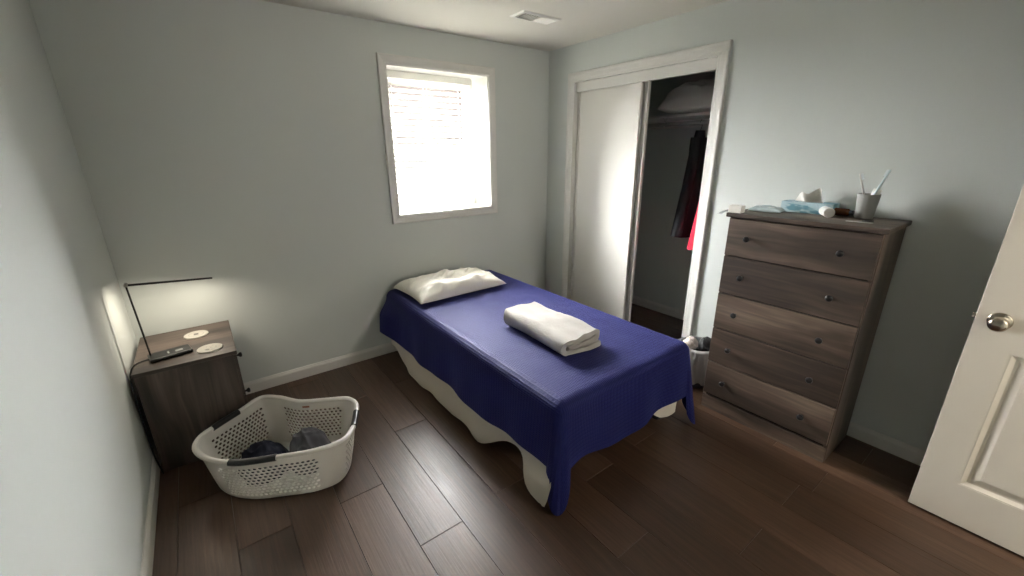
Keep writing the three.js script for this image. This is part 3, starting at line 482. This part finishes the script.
// things on the dresser
{
  const o1 = obj('pill_box', [rb(0, 0.05, 0, 0.038, 0, 0.066, 0.003)], std({ color: 0xe4e2dc, roughness: 0.6 })); o1.position.set(2.68, DT, 1.883); o1.rotation.y = 0.06; tag(o1, 'small white cardboard box at the left end of the dresser top', 'box');
  // clear wrapper hanging over the left edge
  const film = gridGeo(24, 8, (u, v) => { const s = u * 0.12, e = 0.062; const over = Math.max(0, s - e); return [2.682 + v * 0.1 + 0.004 * Math.sin(u * 9), DT + 0.004 + 0.003 * Math.sin(v * 9 + u * 5) - over * over * 8 + (over > 0 ? 0.004 * Math.min(1, over / 0.01) : 0), 1.935 - s]; });
  tag(obj('plastic_wrapper', film, new THREE.MeshPhysicalMaterial({ color: 0xc9cfcf, roughness: 0.25, transmission: 0.45, thickness: 0, side: THREE.DoubleSide })), 'clear plastic wrapper sticking out over the dresser top corner', 'wrapper');
  // flat packet of wipes
  const pk = pillowGeo(0.16, 0.1, 0.022, 88, 0.8).rotateY(Math.PI / 2); const o2 = thing('wipes_packet', 'pale blue flat wipes packet beside the white box', 'packet', [2.86, DT + 0.001, 2.0], 0.12); obj('packet', pk, std({ color: 0xb2c2c5, roughness: 0.35 }), o2); obj('flap', rb(-0.022, 0.022, 0.019, 0.025, -0.035, 0.035, 0.002), std({ color: 0xd8dfdf, roughness: 0.4 }), o2);
  // tissue box
  const tb = thing('tissue_box', 'light blue tissue box with a white tissue pulled up', 'tissue box', [2.998, DT, 2.15], 0.02);
  const sh = new THREE.Shape([[-0.055, -0.115], [0.055, -0.115], [0.055, 0.115], [-0.055, 0.115]].map(([a, b]) => new THREE.Vector2(a, b))); const el = new THREE.Path(); el.absellipse(0, 0, 0.018, 0.07, 0, Math.PI * 2); sh.holes.push(el);
  const boxMap = tex(128, 64, (u, v) => mix3([104, 150, 166], [176, 200, 206], ss(0.45, 0.6, fbm(u * 5, v * 4, 66, 3, 5, 4))));
  const bm = std({ map: boxMap, roughness: 0.6 });
  obj('carton', [new THREE.ExtrudeGeometry(sh, { depth: 0.002, bevelEnabled: false }).rotateX(-Math.PI / 2).translate(0, 0.052, 0), bx(-0.055, -0.053, 0, 0.052, -0.115, 0.115), bx(0.053, 0.055, 0, 0.052, -0.115, 0.115), bx(-0.053, 0.053, 0, 0.052, -0.115, -0.113), bx(-0.053, 0.053, 0, 0.052, 0.113, 0.115), bx(-0.053, 0.053, 0, 0.002, -0.113, 0.113)].map((q) => { const n = q.index ? q.toNonIndexed() : q; return boxUV(n, 2, 0.12, 0.25); }), bm, tb);
  const tis = gridGeo(26, 16, (u, v) => { const a = u * 2 - 1, f = Math.pow(1 - v, 1.2), w = 0.03 + 0.06 * Math.sin(v * 2.2); const y = 0.035 + v * 0.09 * (1 - 0.6 * Math.abs(a + 0.12) + 0.22 * Math.sin(a * 7)); return [0.016 * Math.sin(u * 11 + v * 2) * (0.4 + v) + 0.012 * v * Math.sin(a * 3), y - 0.03 * v * v * a * a, a * w + 0.01 * v]; });
  obj('tissue', tis, std({ color: 0xe8e6e0, roughness: 0.95, side: THREE.DoubleSide }), tb);
  // white bottle lying down, cap towards the room
  const bt = thing('lotion_bottle', 'small white bottle lying in front of the tissue box', 'bottle', [2.868, DT + 0.0235, 2.275], 0);
  const lat = (pts, n = 28) => new THREE.LatheGeometry(pts.map(([r, q]) => new THREE.Vector2(r, q)), n);
  const lay = (q) => q.rotateX(Math.PI / 2).rotateY(-1.04);
  obj('bottle_body', lay(lat([[0, -0.075], [0.019, -0.075], [0.0225, -0.071], [0.023, -0.01], [0.021, -0.004], [0.016, 0]])), std({ color: 0xd9d8d2, roughness: 0.4 }), bt);
  obj('cap', lay(lat([[0.0235, 0], [0.0235, 0.018], [0.0215, 0.02], [0.015, 0.02], [0.014, 0.018], [0, 0.018]])).translate(0, 0, 0), std({ color: 0xe6e5e0, roughness: 0.35 }), bt);
  // brown bottle lying behind it
  const bb = thing('brown_bottle', 'small brown bottle lying beside the grey cup', 'bottle', [2.985, DT + 0.0185, 2.305], 0);
  obj('bottle_body', lat([[0, -0.04], [0.016, -0.04], [0.018, -0.037], [0.018, 0.02], [0.012, 0.028], [0.009, 0.03]]).rotateX(Math.PI / 2).rotateY(-0.2), std({ color: 0x6a3a1e, roughness: 0.25 }), bb);
  obj('cap', lat([[0, 0.044], [0.0115, 0.044], [0.012, 0.042], [0.012, 0.029], [0.009, 0.028]]).rotateX(Math.PI / 2).rotateY(-0.2), M.black, bb);
  // grey cup with toothbrushes
  const cc = [2.955, DT, 2.395];
  const cup = thing('toothbrush_cup', 'grey tapered cup holding toothbrushes on the dresser', 'cup', cc);
  obj('cup_body', lat([[0, 0.001], [0.034, 0.001], [0.0355, 0.004], [0.044, 0.112], [0.0445, 0.114], [0.042, 0.114], [0.0335, 0.008], [0, 0.008]], 40), std({ color: 0x8f8f8c, roughness: 0.55 }), cup);
  const brush = (a, b, col, label, headTurn) => { const t = thing('toothbrush', label, 'toothbrush', cc); const A = V(...a), B = V(...b), dir = B.clone().sub(A).normalize(); const c = A.clone().lerp(B, 0.8); obj('handle', tube([A, A.clone().lerp(B, 0.4).add(V(0.001, 0, 0)), c, B], 0.0042, 20, 8), std({ color: col, roughness: 0.35 }), t); const hd = A.clone().lerp(B, 0.93), side = V(Math.cos(headTurn), 0, Math.sin(headTurn)); const h = new RoundedBoxGeometry(0.01, 0.03, 0.012, 2, 0.003); h.applyQuaternion(new THREE.Quaternion().setFromUnitVectors(V(0, 1, 0), dir)).translate(...hd.clone().addScaledVector(side, 0.006).toArray()); obj('bristles', h, std({ color: 0xdfe6e8, roughness: 0.9 }), t); };
  brush([0.008, 0.014, 0.012], [0.004, 0.205, -0.055], 0xe6e6e0, 'white toothbrush leaning left in the grey cup', 1.2);
  brush([-0.006, 0.014, -0.012], [0.012, 0.225, 0.05], 0xc6d6d8, 'pale blue toothbrush leaning right in the grey cup', -1.2);
  const tp = thing('toothpaste_tube', 'white toothpaste tube standing in the grey cup', 'tube', cc);
  const tg = gridGeo(20, 10, (u, v) => { const a = u * Math.PI * 2, r = lerp(0.014, 0.017, v), fl = lerp(1, 0.12, v); return [Math.cos(a) * r * fl, v * 0.11, Math.sin(a) * r]; }).rotateX(0.22).translate(0.008, 0.03, 0.002);
  obj('tube_body', tg, std({ color: 0xe9e8e2, roughness: 0.4, side: THREE.DoubleSide }), tp);
  obj('tube_cap', new THREE.CylinderGeometry(0.012, 0.012, 0.016, 18).translate(0, -0.007, 0).rotateX(0.22).translate(0.008, 0.03, 0.002), std({ color: 0x7fa3b0, roughness: 0.4 }), tp);
  // hair tie and clear razor cover on the front corner
  const ht = obj('hair_tie', tube(Array.from({ length: 14 }, (_, i) => { const a = i / 14 * Math.PI * 2; return [2.84 + Math.cos(a) * 0.016, DT + 0.004, 2.44 + Math.sin(a) * 0.02 + 0.004 * Math.sin(3 * a)]; }), 0.0035, 60, 8, true), M.black); tag(ht, 'small black hair tie near the right corner of the dresser top', 'hair tie');
  const rz = obj('plastic_strip', [rb(-0.006, 0.006, 0, 0.004, -0.05, 0.05, 0.002)], std({ color: 0xc8cac6, roughness: 0.25 })); rz.position.set(2.8, DT, 2.42); rz.rotation.y = 0.05; tag(rz, 'thin pale plastic strip beside the black hair tie on the dresser', 'strip');
}

// ------------------------------------------------------------------ trash bin between closet and dresser
{
  const c = [2.912, 0, 1.715];
  const b = thing('trash_bin', 'small dark trash bin with a white plastic liner between closet and dresser', 'trash bin', c);
  const lat = (pts, n = 40) => new THREE.LatheGeometry(pts.map(([r, q]) => new THREE.Vector2(r, q)), n);
  obj('bin_body', lat([[0, 0.002], [0.09, 0.002], [0.093, 0.006], [0.112, 0.265], [0.11, 0.267], [0.09, 0.012], [0, 0.01]]), std({ color: 0x3a3a3a, roughness: 0.5 }), b);
  const liner = gridGeo(96, 30, (u, v) => { const a = u * Math.PI * 2, s = v; let r, y; const fold = fbm(Math.cos(a) * 4 + 9, Math.sin(a) * 4 + s * 2 + 9, 14, 3) - 0.5, rip = Math.pow(1 - Math.abs(2 * vn(Math.cos(a) * 5 + 20, Math.sin(a) * 5 + s * 1.5 + 20, 19) - 1), 2);
    if (s < 0.25) { const t = s / 0.25; r = 0.1 + 0.012 * t; y = 0.2 + 0.085 * t; } else if (s < 0.35) { const t = (s - 0.25) / 0.1; r = 0.112 + 0.012 * t; y = 0.285 - 0.006 * t; } else { const t = (s - 0.35) / 0.65; r = 0.124 + 0.006 * Math.sin(t * 3) - 0.004 * t; y = 0.279 - 0.215 * t * (1 + 0.5 * fold); }
    r += s > 0.2 ? (0.045 * fold + 0.024 * rip) * ss(0.2, 0.5, s) + (s > 0.35 ? 0.004 : 0) : 0; return [Math.cos(a) * Math.max(r, s > 0.3 ? 0.117 : 0.09), y, Math.sin(a) * Math.max(r, s > 0.3 ? 0.117 : 0.09)]; }, (u, v) => [u * 4, v * 2]);
  tag(obj('liner', liner, new THREE.MeshPhysicalMaterial({ color: 0xd9d9d6, roughness: 0.18, transmission: 0.45, thickness: 0, side: THREE.DoubleSide }), b), 'crinkled white plastic liner folded over the rim');
  const crumple = (name, p, r, m, seed, label, cat) => { const g = new THREE.IcosahedronGeometry(1, 12), q = g.attributes.position; for (let i = 0; i < q.count; i++) { const x = q.getX(i), y = q.getY(i), z = q.getZ(i), k = 0.7 + 0.5 * fbm(x * 2.2 + 7, y * 2.2 + z * 1.7 + 7, seed, 3); q.setXYZ(i, x * r[0] * k, y * r[1] * k, z * r[2] * k); } g.deleteAttribute('normal'); g.deleteAttribute('uv'); const h = mergeVertices(g, 1e-5); h.computeVertexNormals(); const o = obj(name, toCreasedNormals(h, 0.35), m); o.position.set(...p); return tag(o, label, cat); };
  crumple('crumpled_tissue', [c[0] - 0.03, 0.275, c[2] - 0.045], [0.05, 0.045, 0.045], std({ color: 0xd8cdc4, roughness: 0.95 }), 3, 'crumpled white tissue in the top of the trash bin', 'tissue');
  crumple('black_rubbish_bag', [c[0] + 0.01, 0.285, c[2] + 0.048], [0.05, 0.06, 0.048], std({ color: 0x1d1d1f, roughness: 0.6 }), 7, 'crumpled black bag in the top of the trash bin', 'bag');
}

// ------------------------------------------------------------------ inside the closet
{
  const sx = 3.5;
  const s = thing('closet_shelf', 'white shelf inside the closet above the clothes rod', 'shelf');
  obj('board', rb(sx, CX, 1.752, 1.772, 0.002, 1.818, 0.003), M.trim, s);
  obj('cleat', [bx(CX - 0.02, CX, 1.69, 1.752, 0.0, 1.82), bx(sx + 0.02, CX - 0.02, 1.69, 1.752, 0, 0.02), bx(sx + 0.02, CX - 0.02, 1.69, 1.752, 1.8, 1.82)], M.trim, s);
  const r = thing('clothes_rod', 'metal clothes rod under the closet shelf', 'rod');
  obj('rod', rod([sx + 0.04, 1.705, 0.02], [sx + 0.04, 1.705, 1.8], 0.016, 20), M.aluminium, r);
  obj('bracket', [bx(sx + 0.03, sx + 0.05, 1.685, 1.752, 0.86, 0.872)], M.trim, r);
  const p = thing('spare_pillow', 'pale spare pillow lying on the closet shelf', 'pillow', [3.66, 1.773, 1.17], 0.05); obj('pillow_body', pillowGeo(0.34, 0.72, 0.2, 141, 1.6), std({ color: 0xe2e2de, roughness: 0.6 }), p);
  function jacket(z, m, hemY, topY, half, label, turn, lean) {
    const g = thing('hanging_jacket', label, 'jacket', [sx + 0.04, 0, z], turn, 'jackets hanging in the closet');
    const body = gridGeo(48, 30, (u, v) => { const a = u * Math.PI * 2, y = lerp(topY, hemY, v); const w = lerp(0.035, half * 0.9, Math.pow(v, 0.85)), th = (0.055 + 0.03 * v) * (v < 0.06 ? 0.5 + v / 0.12 : 1); const f = 1 + 0.12 * (fbm(Math.cos(a) * 2 + 5, Math.sin(a) * 2 + v * 3 + 5, 51, 3) - 0.5) + 0.05 * Math.sin(a * 7 + v * 2) * v; return [Math.cos(a) * w * f, y, Math.sin(a) * th * f]; });
    obj('body', body, m, g);
    for (const sg of [-1, 1]) { const pts = [[sg * 0.04, topY - 0.05, 0], [sg * (half * 0.33), lerp(topY, hemY, 0.3), 0.01], [sg * half * 0.68, lerp(topY, hemY, 0.65), 0.012], [sg * half, hemY + 0.02, 0.016]]; const cu = new THREE.CatmullRomCurve3(pts.map((q) => V(...q))); const sl = gridGeo(20, 30, (u, v) => { const c = cu.getPoint(v), a = u * Math.PI * 2, rr = lerp(0.045, 0.045, v) * (1 + 0.16 * (fbm(Math.cos(a) + 4, v * 12 + Math.sin(a), 57, 3) - 0.5)); return [c.x + Math.cos(a) * rr, c.y + (v < 0.08 ? 0.03 * (1 - v / 0.08) : 0), c.z + Math.sin(a) * rr * 0.9]; }); obj('sleeve', sl, m, g); }
    const cl = gridGeo(30, 4, (u, v) => { const a = u * Math.PI * 2, rr = 0.05 - 0.012 * v; return [Math.cos(a) * rr, topY - 0.03 + v * 0.06, Math.sin(a) * rr * 0.8]; }); obj('collar', cl, m, g);
    obj('hanger', [tube([[0, topY - 0.02, 0], [0, topY + 0.03, 0], [0.012, topY + 0.05, 0], [0.018, 1.705, 0], [0, 1.7235, 0], [-0.018, 1.705, 0]], 0.002, 30, 6), bar([0, topY - 0.03, 0], [0.06, topY - 0.1, 0], 0.012, 0.01), bar([0, topY - 0.03, 0], [-0.06, topY - 0.1, 0], 0.012, 0.01)], M.darkMetal, g);
  }
  const dbl = (m) => { m.side = THREE.DoubleSide; return m; };
  jacket(1.175, dbl(M.jacket), 0.86, 1.62, 0.19, 'black jacket hanging in the closet beside the red one', 0.0);
  jacket(1.345, dbl(M.redCloth), 0.79, 1.6, 0.225, 'red jacket hanging in the closet next to the casing', 0.0);
}

// ------------------------------------------------------------------ blind
{
  const z = -0.175, x0 = 1.625, x1 = 2.362, top = 2.066, bot = 1.197;
  const b = thing('window_blind', 'white horizontal slat blind hanging in the window recess', 'blind');
  obj('headrail', rb(x0, x1, 2.018, top, z - 0.028, z + 0.028, 0.004), M.slat, b);
  const n = 18, pitch = (2.018 - bot - 0.02) / (n + 0.4), tilt = 0.58;
  const sl = gridGeo(1, 8, (u, v) => { const a = v - 0.5; return [lerp(x0 + 0.004, x1 - 0.004, u), 0.003 * (1 - 4 * a * a) + 0.0012, a * 0.05]; }), sl2 = gridGeo(1, 8, (u, v) => { const a = v - 0.5; return [lerp(x0 + 0.004, x1 - 0.004, u), 0.003 * (1 - 4 * a * a) - 0.0012, a * 0.05]; }, null, true);
  const edge = [-0.025, 0.025].map((q) => bx(x0 + 0.004, x1 - 0.004, -0.0012, 0.0012, q - 0.0006, q + 0.0006));
  const slat = merge([sl, sl2, ...edge]);
  for (let i = 0; i < n; i++) { const o = obj('slat', slat, M.slat, b); o.position.set(0, 2.018 - pitch * (i + 0.75), z); o.rotation.x = tilt; }
  obj('bottom_rail', rb(x0 + 0.002, x1 - 0.002, bot - 0.008, bot + 0.012, z - 0.025, z + 0.025, 0.004), M.slat, b);
  for (const x of [1.69, 1.965, 2.268]) for (const zz of [z - 0.026, z + 0.026]) obj('ladder_cord', rod([x, bot, zz], [x, 2.02, zz], 0.0018, 6), M.slat, b);
  obj('lift_cord', [rod([2.353, 1.35, z + 0.034], [2.353, 2.03, z + 0.034], 0.0015, 6), new THREE.CylinderGeometry(0.003, 0.006, 0.03, 12).translate(2.353, 1.335, z + 0.034)], M.slat, b);
}

// ------------------------------------------------------------------ ceiling vent
{
  const x0 = 2.21, x1 = 2.525, z0 = 0.575, z1 = 0.72, y = H;
  const v = thing('ceiling_vent', 'white louvred air vent in the ceiling near the corner', 'vent');
  obj('frame', sweepFrame([[x0 + 0.025, z0 + 0.025], [x1 - 0.025, z0 + 0.025], [x1 - 0.025, z1 - 0.025], [x0 + 0.025, z1 - 0.025]], [[-1, -1], [1, -1], [1, 1], [-1, 1]], true, [[0, 0.002], [0, 0.009], [0.016, 0.008], [0.025, 0.001]], (x, zz, h) => [x, y - h, zz]), M.trim, v);
  obj('backing', bx(x0 + 0.025, x1 - 0.025, y - 0.003, y - 0.001, z0 + 0.025, z1 - 0.025), std({ color: 0x6a6a66, roughness: 0.8 }), v);
  const m = (x0 + x1) / 2;
  for (let i = 0; i < 14; i++) { const x = lerp(x0 + 0.034, x1 - 0.034, i / 13), s = x < m ? -1 : 1; obj('louvre', bx(-0.001, 0.001, -0.006, 0.006, z0 + 0.026, z1 - 0.026).rotateZ(s * 0.75).translate(x, y - 0.0075, 0), M.trim, v); }
  obj('centre_bar', bx(m - 0.003, m + 0.003, y - 0.012, y - 0.003, z0 + 0.025, z1 - 0.025), M.trim, v);
}

renderer.render(scene, camera);
